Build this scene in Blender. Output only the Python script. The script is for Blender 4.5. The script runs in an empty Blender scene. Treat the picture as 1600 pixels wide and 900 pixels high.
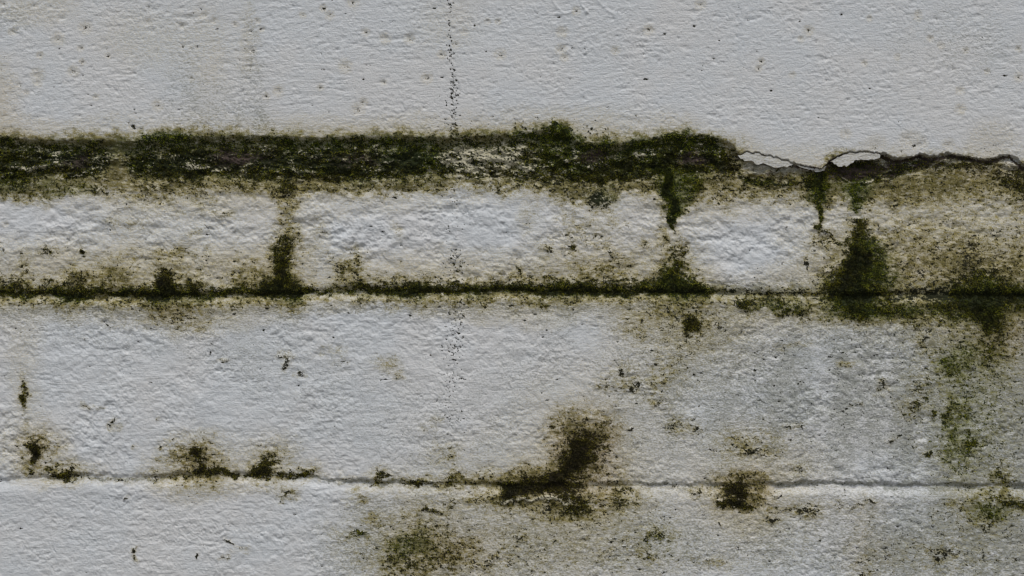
import bpy, math, random
import numpy as np

# ------------------------------------------------------------------ camera, sky, sun, exposure
S = 0.00068                     # metres per pixel of the 1600x900 photograph
CAMZ = 0.78                     # height of the picture centre above the ground
scene = bpy.context.scene
col = scene.collection

cam_d = bpy.data.cameras.new("camera")
cam_d.lens = 50.0
cam_d.sensor_width = 36.0
cam_d.clip_start = 0.02
cam_d.clip_end = 500.0
cam = bpy.data.objects.new("camera", cam_d)
cam.location = (0.0, -1600 * S * 50 / 36, CAMZ)
cam.rotation_euler = (math.radians(90), 0, 0)
col.objects.link(cam)
scene.camera = cam

SUN_EL, SUN_AZ = math.radians(62), math.radians(-24)      # overcast light from above, a little from the left
world = bpy.data.worlds.new("World")
scene.world = world
world.use_nodes = True
wn = world.node_tree
bg = wn.nodes["Background"]
sky = wn.nodes.new("ShaderNodeTexSky")
sky.sky_type = 'NISHITA'
sky.sun_disc = False
sky.sun_elevation = SUN_EL
sky.sun_rotation = math.pi + SUN_AZ
sky.dust_density = 4.0
wn.links.new(sky.outputs[0], bg.inputs[0])
bg.inputs[1].default_value = 0.10

sun_d = bpy.data.lights.new("sun", 'SUN')
sun_d.energy = 1.5
sun_d.angle = math.radians(11)
sun_d.color = (1.0, 0.97, 0.93)
sun = bpy.data.objects.new("sun", sun_d)
dx, dy, dz = math.sin(SUN_AZ) * math.cos(SUN_EL), -math.cos(SUN_AZ) * math.cos(SUN_EL), math.sin(SUN_EL)
from mathutils import Vector
sun.rotation_euler = Vector((dx, dy, dz)).to_track_quat('Z', 'Y').to_euler()
sun.location = (dx * 5, dy * 5, dz * 5)
col.objects.link(sun)

scene.view_settings.view_transform = 'Standard'
scene.view_settings.look = 'None'
scene.view_settings.gamma = 1.0
scene.view_settings.use_curve_mapping = False
scene.view_settings.exposure = 0.25

scene.cycles.use_denoising = True
scene.cycles.filter_width = 1.25
rng = np.random.RandomState(7)

# ------------------------------------------------------------------ noise and drawing helpers
_perm = {}
def gnoise(x, y, seed):
    """gradient noise, about -1..1"""
    if seed not in _perm:
        r = np.random.RandomState(seed)
        p = r.permutation(512).astype(np.int32)
        a = r.rand(512) * 2 * np.pi
        _perm[seed] = (p, np.cos(a).astype(np.float32), np.sin(a).astype(np.float32))
    p, ga, gb = _perm[seed]
    xi = np.floor(x).astype(np.int32); yi = np.floor(y).astype(np.int32)
    xf = (x - xi).astype(np.float32); yf = (y - yi).astype(np.float32)
    u = xf * xf * xf * (xf * (xf * 6 - 15) + 10)
    v = yf * yf * yf * (yf * (yf * 6 - 15) + 10)
    def g(ix, iy, fx, fy):
        h = p[(p[ix & 511] + iy) & 511]
        return ga[h] * fx + gb[h] * fy
    a = g(xi, yi, xf, yf); b = g(xi + 1, yi, xf - 1, yf)
    c = g(xi, yi + 1, xf, yf - 1); d = g(xi + 1, yi + 1, xf - 1, yf - 1)
    return ((a + (b - a) * u) * (1 - v) + (c + (d - c) * u) * v) * 1.5

def fbm(x, y, sx, sy, seed, octs=3, gain=0.5):
    t = 0; amp = 1.0; n = 0
    for o in range(octs):
        t = t + amp * gnoise(x / sx * 2 ** o + 17.3 * o, y / sy * 2 ** o + 5.1 * o, seed + o)
        n += amp; amp *= gain
    return t / n

def sstep(a, b, x):
    t = np.clip((x - a) / (b - a), 0, 1)
    return t * t * (3 - 2 * t)

# ------------------------------------------------------------------ the grid of the wall face (pixels of the photograph)
def axis(lo, hi, a, b, step):
    mid = np.arange(a, b + step, step)
    out = [mid]
    s, v, l = step, a, []
    while v > lo:
        s = min(s * 1.07, 10); v -= s; l.append(v)
    s, v, r = step, mid[-1], []
    while v < hi:
        s = min(s * 1.07, 10); v += s; r.append(v)
    return np.concatenate([np.array(l[::-1]), mid, np.array(r)])
GROUND_PY = 450 + CAMZ / S
gx = axis(-760, 2360, -14, 1614, 1.45)
gy = axis(-520, GROUND_PY + 30, -10, 910, 1.45)
NX, NY = len(gx), len(gy)
X, Y = np.meshgrid(gx.astype(np.float32), gy.astype(np.float32))
print('grid', NX, NY)

# warped coordinates: organic outlines
XW = X + 9 * gnoise(X / 30, Y / 30, 11) + 4.5 * gnoise(X / 11, Y / 11, 12) + 2.2 * gnoise(X / 5, Y / 5, 13)
YW = Y + 8 * gnoise(X / 32, Y / 28, 14) + 4.0 * gnoise(X / 11, Y / 10, 15) + 2.0 * gnoise(X / 5, Y / 5, 16)
XS = X + 5 * gnoise(X / 60, Y / 60, 21); YS = Y + 3 * gnoise(X / 60, Y / 60, 22) + 1.2 * gnoise(X / 14, Y / 14, 23)

def screen(F, f):
    F[...] = 1 - (1 - F) * (1 - np.clip(f, 0, 1))

def blob(F, cx, cy, rx, ry, s=1.0, ang=0.0, p=1.0):
    R = max(rx, ry) * 2.6 + 20
    i0, i1 = np.searchsorted(gx, [cx - R, cx + R]); j0, j1 = np.searchsorted(gy, [cy - R, cy + R])
    if i1 <= i0 or j1 <= j0: return
    x = XW[j0:j1, i0:i1] - cx; y = YW[j0:j1, i0:i1] - cy
    c, sn = math.cos(math.radians(ang)), math.sin(math.radians(ang))
    u = (x * c + y * sn) / rx; v = (-x * sn + y * c) / ry
    r2 = (u * u + v * v) ** p
    G = F[j0:j1, i0:i1]
    G[...] = 1 - (1 - G) * (1 - s * np.exp(-r2 * 1.0))

def band(F, pts, off=0.0, wk=1.0, sk=1.0, below=None, p=1.3, warp=True, wn=0.0):
    """pts: (x, y, half width, strength) along a horizontal line; below: other width factor under the line"""
    a = np.array(pts, dtype=np.float64)
    xx = XW if warp else XS; yy = YW if warp else YS
    yc = np.interp(xx, a[:, 0], a[:, 1]) + off
    w = np.interp(xx, a[:, 0], a[:, 2]) * wk
    s = np.interp(xx, a[:, 0], a[:, 3], left=a[0, 3] if a[0, 0] <= 0 else 0, right=a[-1, 3] if a[-1, 0] >= 1600 else 0) * sk
    d = yy - yc
    if wn: w = w * (1 + wn * (gnoise(X / 24, (d > 0) * 7.3 + X * 0, 601) + .7 * gnoise(X / 9, (d > 0) * 5.1 + X * 0, 602)))
    if below is not None:
        w = np.where(d > 0, w * below, w)
    screen(F, s * np.exp(-np.abs(d / w) ** (2 * p)))

def vband(F, pts, wk=1.0, sk=1.0, p=1.2):
    """pts: (y, x, half width, strength) down a vertical line"""
    a = np.array(pts, dtype=np.float64)
    xc = np.interp(YW, a[:, 0], a[:, 1]); w = np.interp(YW, a[:, 0], a[:, 2]) * wk
    s = np.interp(YW, a[:, 0], a[:, 3], left=0, right=0) * sk
    screen(F, s * np.exp(-np.abs((XW - xc) / w) ** (2 * p)))

def stamp(F, cx, cy, r, s, rx=1.0, mode='max'):
    i0, i1 = np.searchsorted(gx, [cx - 3 * r * rx, cx + 3 * r * rx]); j0, j1 = np.searchsorted(gy, [cy - 3 * r, cy + 3 * r])
    if i1 <= i0 or j1 <= j0: return
    g = np.exp(-(((gx[None, i0:i1] - cx) / (r * rx)) ** 2 + ((gy[j0:j1, None] - cy) / r) ** 2))
    G = F[j0:j1, i0:i1]
    if mode == 'max': G[...] = np.maximum(G, s * g)
    else: G[...] += s * g

Z = lambda: np.zeros_like(X)
alg, beige, dark, grey, grn, brn, cream, warmc = Z(), Z(), Z(), Z(), Z(), Z(), Z(), Z()

# ------------------------------------------------------------------ lines of the masonry
EDGE = [(-760, 215), (0, 221), (60, 225), (172, 226), (200, 229), (260, 222), (330, 220), (420, 219), (500, 222), (600, 219),
        (700, 222), (800, 216), (850, 209), (880, 214), (905, 228), (950, 234), (1000, 226), (1050, 218), (1100, 218), (1135, 232),
        (1150, 243), (1165, 239), (1182, 240), (1200, 245), (1213, 247), (1235, 255), (1262, 262), (1283, 266), (1296, 252),
        (1310, 244), (1322, 240), (1345, 238), (1380, 241), (1400, 249), (1425, 246), (1437, 241), (1450, 246), (1478, 240),
        (1492, 243), (1530, 249), (1545, 250), (1568, 243), (1582, 244), (1600, 260), (1640, 268), (2360, 262)]
BOT = [(-760, 285), (0, 284), (60, 280), (110, 280), (150, 272), (172, 268), (200, 277), (250, 281), (300, 276), (370, 280), (400, 283),
       (450, 288), (500, 284), (545, 288), (600, 280), (650, 279), (700, 272), (800, 283), (870, 287), (930, 291), (980, 285),
       (1040, 276), (1100, 274), (1140, 266), (1170, 292), (1215, 292), (1240, 280), (1290, 278), (1345, 289), (1400, 276),
       (1450, 268), (1530, 264), (1600, 275), (2360, 270)]
J2 = [(-760, 458), (0, 459), (110, 463), (260, 464), (440, 461), (530, 458), (600, 456), (700, 458), (800, 455), (900, 457),
      (1050, 458), (1150, 462), (1280, 465), (1400, 462), (1600, 463), (2360, 463)]
J3 = [(-760, 752), (0, 753), (70, 748), (130, 744), (200, 748), (260, 747), (330, 741), (400, 743), (480, 747), (530, 754), (700, 759), (900, 760),
      (1130, 760), (1300, 758), (1400, 761), (2360, 760)]
EDGE = [(x, y + (5 if x < 1120 else 0)) for x, y in EDGE]
def line(pts, xs): a = np.array(pts, float); return np.interp(xs, a[:, 0], a[:, 1]).astype(np.float32)

# ------------------------------------------------------------------ stains (their own shapes, traced from the photograph)
SEG = lambda *r: [tuple(q) for q in r]
# ledge band, moss darkness
ledge_d = SEG((-300, 250, 26, .8), (0, 250, 27, .93), (60, 252, 26, .95), (130, 250, 25, .9), (160, 248, 20, .85), (176, 248, 14, .45), (188, 250, 14, .35),
              (202, 254, 20, .93), (250, 256, 27, 1), (310, 250, 24, 1), (370, 250, 26, .95), (420, 250, 29, .93), (480, 252, 27, .9), (560, 254, 29, .95),
              (640, 251, 29, 1), (680, 250, 28, .9), (720, 250, 27, .62), (790, 248, 31, .66), (840, 246, 34, .84), (880, 250, 37, .93), (940, 258, 29, .96),
              (1000, 250, 28, .95), (1060, 245, 28, .98), (1110, 244, 25, .95), (1135, 245, 18, .75), (1150, 250, 10, .2), (1165, 285, 9, .7), (1190, 285, 8, .8),
              (1225, 287, 6, .75), (1245, 285, 7, .5), (1275, 280, 14, .55), (1300, 262, 17, .85), (1340, 264, 21, .9), (1380, 266, 17, .8), (1410, 262, 12, .8),
              (1430, 252, 9, .8), (1460, 256, 8, .55), (1520, 256, 7, .5), (1560, 262, 5, .3), (1600, 272, 8, .6), (1700, 268, 14, .6))
band(dark, ledge_d, off=2, wk=.88, p=1.7, wn=.32)
band(alg, ledge_d, off=-2, wk=1.28, sk=.85, below=1.15, p=1.5)
band(grn, ledge_d, off=0, wk=1.1, sk=.55, p=1.3)
band(alg, SEG((-300, 292, 18, .7), (0, 293, 16, .85), (60, 292, 18, .75), (120, 283, 14, .65), (180, 275, 24, .55), (230, 286, 18, .35), (300, 284, 14, .45), (440, 292, 12, .5),
              (560, 290, 12, .45), (620, 288, 12, .6), (700, 288, 8, .4), (820, 290, 12, .45), (930, 300, 17, .6), (1000, 288, 10, .55), (1080, 290, 16, .6),
              (1150, 290, 18, .5), (1250, 290, 18, .5), (1300, 292, 20, .7), (1350, 290, 20, .6), (1420, 282, 22, .65), (1500, 280, 26, .5), (1600, 290, 24, .5), (1700, 290, 20, .4)), sk=1.2, wk=1.15)
band(beige, SEG((-300, 250, 60, .5), (0, 250, 48, .6), (100, 255, 48, .65), (180, 262, 60, .75), (300, 268, 62, .8), (420, 268, 58, .85), (560, 262, 56, .8), (700, 252, 54, .75),
                (850, 240, 54, .75), (950, 250, 60, .75), (1080, 268, 62, .75), (1200, 285, 44, .6), (1300, 288, 44, .65), (1420, 286, 36, .7), (1520, 286, 38, .7), (1600, 292, 40, .7), (1800, 300, 60, .6)),
     sk=1.0, p=1.2)
for b in [(30, 218, 40, 8, .5), (170, 222, 34, 14, .8), (265, 212, 40, 10, .75), (320, 206, 40, 10, .6), (440, 220, 30, 9, .45), (530, 218, 20, 8, .35), (620, 212, 20, 7, .4), (720, 213, 20, 8, .4),
          (760, 216, 40, 10, .5), (868, 202, 14, 14, .7), (930, 225, 30, 10, .5), (1070, 213, 32, 8, .6), (1120, 225, 14, 10, .6)]:
    blob(alg, *b)
for b in [(865, 198, 8, 9, .95), (872, 212, 26, 12, .85), (920, 226, 16, 8, .5), (948, 228, 8, 6, .8), (1000, 226, 24, 6, .7), (1068, 216, 34, 7, .85), (820, 213, 18, 6, .5),
          (275, 216, 40, 7, .6), (240, 222, 26, 6, .5), (450, 221, 26, 6, .6), (523, 222, 20, 6, .5), (610, 219, 22, 6, .5), (8, 222, 14, 5, .6)]:
    blob(dark, *b)
    blob(grn, b[0], b[1], b[2] * 1.2, b[3] * 1.3, .8)
# bare brown cavities and pale crumbs inside the ledge
for b in [(368, 247, 40, 13, 1), (925, 245, 30, 10, 1), (1085, 248, 22, 11, 1), (120, 252, 22, 11, .7), (1310, 262, 22, 10, .8), (1342, 272, 42, 12, 1), (1390, 262, 26, 9, .7),
          (1440, 256, 30, 8, .6), (1205, 275, 26, 9, .35), (560, 250, 40, 10, .5), (1580, 256, 22, 6, .2)]:
    blob(brn, *b)
cr0 = SEG((15, 268, 3, .2), (30, 264, 3.5, .9), (55, 261, 3, .8), (72, 262, 2, .1), (85, 252, 9, .6), (98, 258, 7, .8), (104, 270, 3, .2), (110, 274, 2, .7), (128, 270, 2.5, .8), (142, 262, 3, .7), (150, 248, 8, .45), (156, 245, 3, 0))
band(cream, cr0, p=1.5)
band(cream, SEG((286, 254, 1.5, .6), (305, 258, 2.4, .8), (335, 264, 2.2, .75), (370, 262, 1.5, .7), (400, 258, 2, .6), (420, 262, 2, .3)), p=1.5)
band(cream, SEG((900, 257, 2, .5), (925, 259, 2.5, .95), (955, 257, 2, .6)), p=1.5)
band(cream, SEG((970, 247, 2, .4), (985, 241, 3, .85), (1010, 240, 5, .85), (1022, 242, 3, .5)), p=1.5)
band(cream, SEG((1310, 276, 1.2, .4), (1335, 286, 1.8, .8), (1360, 282, 1.8, .8), (1385, 268, 1.8, .6), (1410, 262, 1, .2)), p=1.5, warp=False)
for b in [(730, 250, 44, 20, .55), (790, 240, 30, 16, .55), (690, 246, 20, 8, .5), (735, 240, 16, 7, .85), (815, 262, 16, 6, .5), (430, 263, 30, 6, .4), (600, 255, 30, 4, .5), (570, 265, 14, 5, .45),
          (898, 238, 7, 10, .6), (1005, 250, 12, 3, .4), (500, 240, 10, 3, .5), (480, 268, 30, 4, .4), (30, 240, 22, 10, .2), (88, 240, 10, 5, .7), (415, 232, 10, 3, .6)]:
    blob(cream, *b)
edge_l = [(x, y - 2, 8, .8) for x, y in EDGE if x < 1150]
band(dark, edge_l, sk=.55, p=1.4, wn=.8); band(alg, edge_l, off=1, wk=1.9, sk=.85, p=1.1); band(grn, edge_l, wk=1.5, sk=.6)
dark *= 1 - .8 * np.exp(-((XW - 182) / 12) ** 2) * (np.abs(Y - 250) < 40) * sstep(-.3, .2, fbm(X, Y, 14, 14, 180, 2))
yb_l = line(BOT, X) - 7
ptc = fbm(X, Y, 17, 12, 181, 4, .65)
inl = np.exp(-((YW - 252) / 36) ** 4) * (X < 1150)
screen(alg, inl * .6)
dark *= 1 - inl * .62 * sstep(.04, .30, ptc) * sstep(-.4, .15, fbm(X, Y, 90, 60, 185, 2))
ngap = 1 - np.exp(-((XW - 182) / 15) ** 2)
screen(dark, ngap * inl * (X < 700) * .7 * np.exp(-((YW - 250) / 14) ** 4) * sstep(.0, .3, fbm(X, Y, 40, 14, 331, 3)))
screen(dark, ngap * inl * .95 * np.exp(-((YW - yb_l - 4 * gnoise(X / 20, X * 0, 603)) / (5 + 4 * gnoise(X / 14, X * 0, 604))) ** 2) * sstep(-.25, .15, fbm(X, Y, 40, 30, 335, 2)))
screen(cream, (np.abs(Y - 250) < 22) * inl * .9 * sstep(.34, .48, gnoise(X / 3.6, Y / 3.2, 337)) * sstep(0, .3, fbm(X, Y, 50, 20, 339, 2)))
for b in [(88, 252, 16, 12, .8), (62, 263, 30, 5, .8), (148, 252, 10, 14, .6), (310, 259, 34, 4, .7), (418, 236, 14, 4, .6), (455, 270, 22, 4, .6), (510, 238, 16, 4, .5), (590, 262, 16, 5, .6), (700, 240, 16, 9, .7), (722, 256, 22, 7, .8), (752, 240, 14, 9, .8), (790, 252, 22, 8, .8), (812, 234, 14, 9, .7), (828, 262, 14, 6, .6), (898, 240, 8, 10, .7), (1000, 244, 22, 5, .7)]:
    blob(cream, b[0], b[1], b[2], b[3], b[4] * .8)
mot = np.exp(-((XW - 765) / 75) ** 4) * inl
dark *= 1 - mot * .75 * sstep(-.12, .14, fbm(X, Y, 17, 10, 187, 3, .6))
screen(cream, mot * .5 * sstep(.0, .3, fbm(X, Y, 17, 9, 189, 3, .6)))
screen(cream, inl * .8 * sstep(.20, .36, fbm(X, Y, 17, 8, 191, 4, .65)) * sstep(-.2, .2, fbm(X, Y, 70, 40, 195, 2)))
dark *= 1 - .55 * cream
screen(alg, .95 * np.exp(-((XW - 182) / 16) ** 2) * np.exp(-((YW - 250) / 34) ** 4))
blob(alg, 1148, 250, 14, 26, .7); blob(dark, 1135, 262, 14, 16, .6); blob(beige, 1160, 262, 30, 28, .9)
band(warmc, SEG((1140, 262, 16, .5), (1170, 270, 18, .6), (1250, 272, 16, .6), (1290, 272, 12, .5)))
band(beige, SEG((1140, 262, 16, .5), (1170, 272, 18, .95), (1250, 274, 16, .9), (1290, 272, 12, .5)))
band(grey, SEG((1140, 262, 12, .3), (1170, 270, 14, .6), (1250, 272, 12, .6), (1290, 272, 12, .3)))
band(beige, SEG((1440, 258, 14, .5), (1500, 258, 14, .95), (1560, 262, 16, .95), (1600, 268, 14, .9))); band(warmc, SEG((1440, 258, 14, .5), (1500, 258, 14, .9), (1560, 262, 16, .9), (1600, 268, 14, .8))); band(grey, SEG((1440, 256, 12, .3), (1500, 256, 12, .6), (1600, 264, 12, .5)))
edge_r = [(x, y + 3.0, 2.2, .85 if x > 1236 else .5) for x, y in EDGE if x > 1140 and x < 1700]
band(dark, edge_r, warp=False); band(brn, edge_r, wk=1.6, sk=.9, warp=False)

# top course: beige film just above the ledge, faint warm weeping at left and around old joints
for b in [(0, 165, 26, 60, .55), (0, 205, 90, 16, .4), (550, 206, 150, 18, .42), (900, 208, 60, 20, .4), (800, 205, 80, 12, .3), (1540, 238, 40, 12, .35), (1400, 235, 20, 8, .3),
          (60, 10, 60, 30, .25), (230, 60, 90, 60, .15), (390, 60, 16, 60, .2), (330, 90, 40, 90, .12), (700, 40, 70, 60, .12), (30, 20, 14, 10, .2)]:
    blob(beige, *b)
for b in [(285, 120, 26, 60, .10), (395, 90, 16, 110, .14), (400, 190, 26, 30, .32), (310, 160, 60, 40, .14), (5, 30, 60, 30, .1), (1480, 70, 120, 60, .10)]:
    blob(grey, *b)
# course 2 -------------------------------------------------
j2d = SEG((-300, 459, 5, .7), (0, 459, 6, .8), (60, 461, 5, .75), (110, 463, 8, .95), (160, 461, 5, .85), (225, 464, 7, .95), (265, 463, 10, 1), (300, 464, 8, .9),
          (340, 462, 5, .6), (400, 461, 6, .7), (440, 460, 9, 1), (475, 461, 6, .8), (530, 458, 3, .5), (570, 455, 6, .8), (620, 457, 6.5, .9), (660, 456, 8, .95),
          (700, 458, 6, .85), (740, 456, 7, .85), (790, 454, 7, .9), (830, 457, 8, .95), (900, 456, 7, .9), (950, 455, 6, .9), (1010, 457, 6, .9),
          (1050, 457, 11, 1), (1090, 459, 8, .9), (1120, 461, 4, .45), (1180, 461, 2.5, .3), (1280, 465, 3, .35), (1310, 464, 9, .9), (1345, 466, 12, .9),
          (1385, 466, 6, .5), (1440, 464, 5, .4), (1500, 464, 10, .85), (1540, 468, 16, .97), (1585, 465, 12, .9), (1700, 464, 8, .8))
band(dark, j2d, off=-2, p=1.5, below=.75)
band(dark, j2d, off=-8, wk=1.5, sk=.5, p=1.1)
band(alg, j2d, off=-4, wk=3.0, sk=.8, p=1.0)
band(alg, j2d, off=9, wk=1.5, sk=.5, p=1.1)
band(grn, j2d, off=-2, wk=1.6, sk=.5)
band(beige, SEG((-300, 440, 40, .6), (0, 435, 48, .72), (100, 430, 50, .8), (200, 425, 54, .85), (300, 430, 46, .8), (400, 430, 48, .8), (500, 442, 32, .6), (650, 436, 38, .75),
                (800, 436, 40, .72), (950, 430, 46, .72), (1050, 436, 46, .72), (1150, 455, 18, .4), (1250, 440, 40, .6), (1350, 430, 48, .8), (1450, 438, 42, .8), (1600, 435, 50, .85), (1900, 430, 50, .8)), p=1.3)
band(beige, SEG((0, 475, 20, .6), (200, 480, 22, .5), (330, 486, 26, .6), (450, 478, 14, .6), (600, 470, 10, .3), (750, 480, 22, .6), (850, 484, 26, .55), (950, 474, 16, .65), (1050, 500, 34, .6),
                (1110, 510, 40, .5), (1200, 490, 22, .6), (1400, 498, 22, .6), (1520, 510, 40, .6), (1600, 520, 46, .7), (1800, 500, 30, .5)), p=1.2)
A = []  # (x,y,rx,ry, dark, algae, beige)
A += [(262, 440, 14, 20, .95, .7, .5), (250, 436, 8, 12, .7, .5, .3), (300, 445, 10, 12, .7, .6, .4), (170, 435, 22, 14, .25, .7, .5), (118, 440, 14, 14, .45, .65, .4), (80, 438, 10, 6, .5, .4, .3),
      (128, 393, 6, 5, .85, .4, .3), (78, 392, 16, 5, .5, .4, .3), (5, 387, 5, 6, .6, .3, .3), (40, 415, 9, 16, .4, .5, .4), (20, 445, 22, 8, .4, .5, .4), (207, 420, 7, 6, .4, .3, .3),
      (425, 445, 24, 10, .7, .6, .5), (400, 440, 20, 10, .35, .4, .4), (455, 400, 20, 36, .2, .6, .7), (350, 335, 12, 6, .15, .45, .4),
      (452, 345, 10, 40, .12, .5, .6), (448, 290, 7, 16, .7, .7, .6), (440, 275, 26, 14, .4, .7, .5), (305, 365, 10, 6, .2, .3, .3), (177, 345, 8, 6, .3, .3, .3), (200, 350, 6, 8, .25, .3, .3), (218, 350, 8, 5, .3, .2, .2),
      (150, 298, 14, 6, .5, .5, .3), (255, 300, 50, 22, .3, .5, .6), (315, 290, 8, 18, .5, .5, .5), (375, 290, 12, 10, .6, .5, .4), (20, 290, 40, 12, .4, .7, .4), (90, 292, 20, 10, .3, .5, .4),
      (270, 395, 26, 8, .2, .3, .4), (385, 425, 20, 14, .2, .3, .4), (290, 410, 40, 20, .15, .2, .4), (190, 408, 20, 12, .12, .15, .3),
      (545, 430, 14, 14, .3, .5, .5), (555, 410, 14, 10, .25, .35, .3), (500, 362, 9, 12, .2, .25, .3), (515, 398, 14, 6, .2, .2, .2), (620, 360, 7, 8, .2, .2, .2), (535, 428, 8, 14, .3, .4, .3),
      (855, 390, 8, 11, .5, .5, .3), (890, 386, 10, 6, .5, .4, .3), (895, 405, 8, 12, .3, .35, .3), (808, 423, 9, 6, .6, .4, .4), (950, 395, 16, 8, .35, .35, .3, 30), (965, 410, 20, 6, .3, .35, .3),
      (900, 350, 22, 12, .25, .2, .2), (920, 370, 14, 8, .25, .2, .2), (885, 372, 14, 3, .5, .3, .2), (937, 310, 14, 14, .75, .65, .5), (905, 296, 26, 10, .3, .6, .5), (955, 350, 12, 20, .15, .15, .2), (940, 425, 40, 10, .25, .45, .4), (825, 345, 10, 20, .15, .1, .2),
      (1012, 382, 5, 5, .4, .3, .2), (1030, 380, 30, 14, .08, .2, .4), (1044, 400, 12, 60, .15, .2, .45),
      (1045, 285, 10, 18, .75, .7, .4), (1090, 292, 18, 14, .4, .75, .5, -30), (1055, 346, 4, 16, .55, .4, .6), (1076, 330, 14, 5, .3, .2, .3),
      (1066, 405, 8, 16, .6, .6, .4), (1038, 395, 5, 30, .3, .3, .4), (1085, 448, 16, 12, .7, .6, .5), (1076, 400, 20, 8, .15, .1, .2),
      (1105, 300, 60, 18, .10, .25, .45), (1143, 330, 10, 4, .3, .2, .3), (1190, 300, 40, 10, .15, .3, .3), (1215, 372, 12, 8, .12, .1, .1),
      (1281, 330, 4, 22, .75, .5, .5), (1270, 290, 14, 14, .6, .8, .4), (1298, 290, 10, 14, .5, .8, .4), (1290, 365, 10, 6, .5, .2, .3), (1283, 380, 20, 6, .2, .2, .3),
      (1395, 290, 7, 10, .7, .5, .3), (1400, 310, 4, 14, .35, .3, .3), (1363, 330, 4, 4, .4, .4, .3),
      (1345, 360, 16, 20, .4, .5, .4), 
      (1300, 380, 14, 20, .2, .3, .4), (1262, 412, 3, 8, .7, .2, .2), (1270, 400, 20, 40, .15, .2, .3),
      (1420, 420, 50, 40, .26, .5, .7), (1400, 380, 36, 30, .2, .4, .6), (1455, 390, 40, 30, .28, .4, .6), (1480, 440, 50, 30, .3, .45, .7), (1530, 380, 50, 30, .3, .35, .6), (1560, 410, 50, 40, .3, .3, .6),
      (1530, 435, 40, 20, .6, .6, .7), (1590, 415, 16, 30, .35, .4, .5), (1510, 408, 24, 20, .3, .4, .5), (1500, 320, 60, 20, .15, .2, .4), (1420, 300, 50, 14, .3, .5, .5), (1490, 290, 30, 12, .3, .35, .4), (1570, 285, 26, 14, .6, .6, .5), (1596, 300, 10, 30, .4, .5, .5), (1470, 350, 60, 16, .12, .2, .35)]
# just under the middle joint, right
A += [(1165, 477, 12, 10, .7, .8, .4), (1190, 470, 22, 8, .3, .6, .5), (1215, 476, 26, 9, .5, .75, .5), (1240, 486, 22, 8, .55, .75, .5), (1290, 478, 30, 16, .2, .45, .6), (1340, 485, 22, 14, .8, .8, .5),
      (1320, 470, 20, 12, .85, .6, .4), (1385, 482, 30, 12, .45, .7, .5), (1400, 486, 14, 8, .7, .6, .4), (1430, 490, 26, 9, .4, .6, .4), (1470, 478, 22, 12, .7, .7, .5), (1440, 495, 40, 10, .25, .5, .4),
      (1530, 478, 34, 20, 1, .8, .5), (1545, 500, 18, 18, .9, .7, .6), (1500, 470, 20, 14, .7, .7, .5), (1580, 472, 26, 12, .8, .8, .5), (1555, 518, 14, 18, .45, .6, .6), (1500, 540, 34, 26, .2, .5, .6),
      (1440, 535, 10, 10, .4, .4, .5), (1520, 550, 20, 12, .3, .45, .4), (1570, 530, 20, 26, .3, .3, .6), (1080, 508, 10, 12, .8, .6, .5), (1085, 520, 50, 36, .3, .3, .65), (1060, 495, 50, 16, .35, .4, .5), (990, 510, 20, 14, .28, .3, .3),
      (1048, 570, 20, 22, .18, .15, .2), (1010, 600, 40, 20, .14, .14, .1)]
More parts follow.
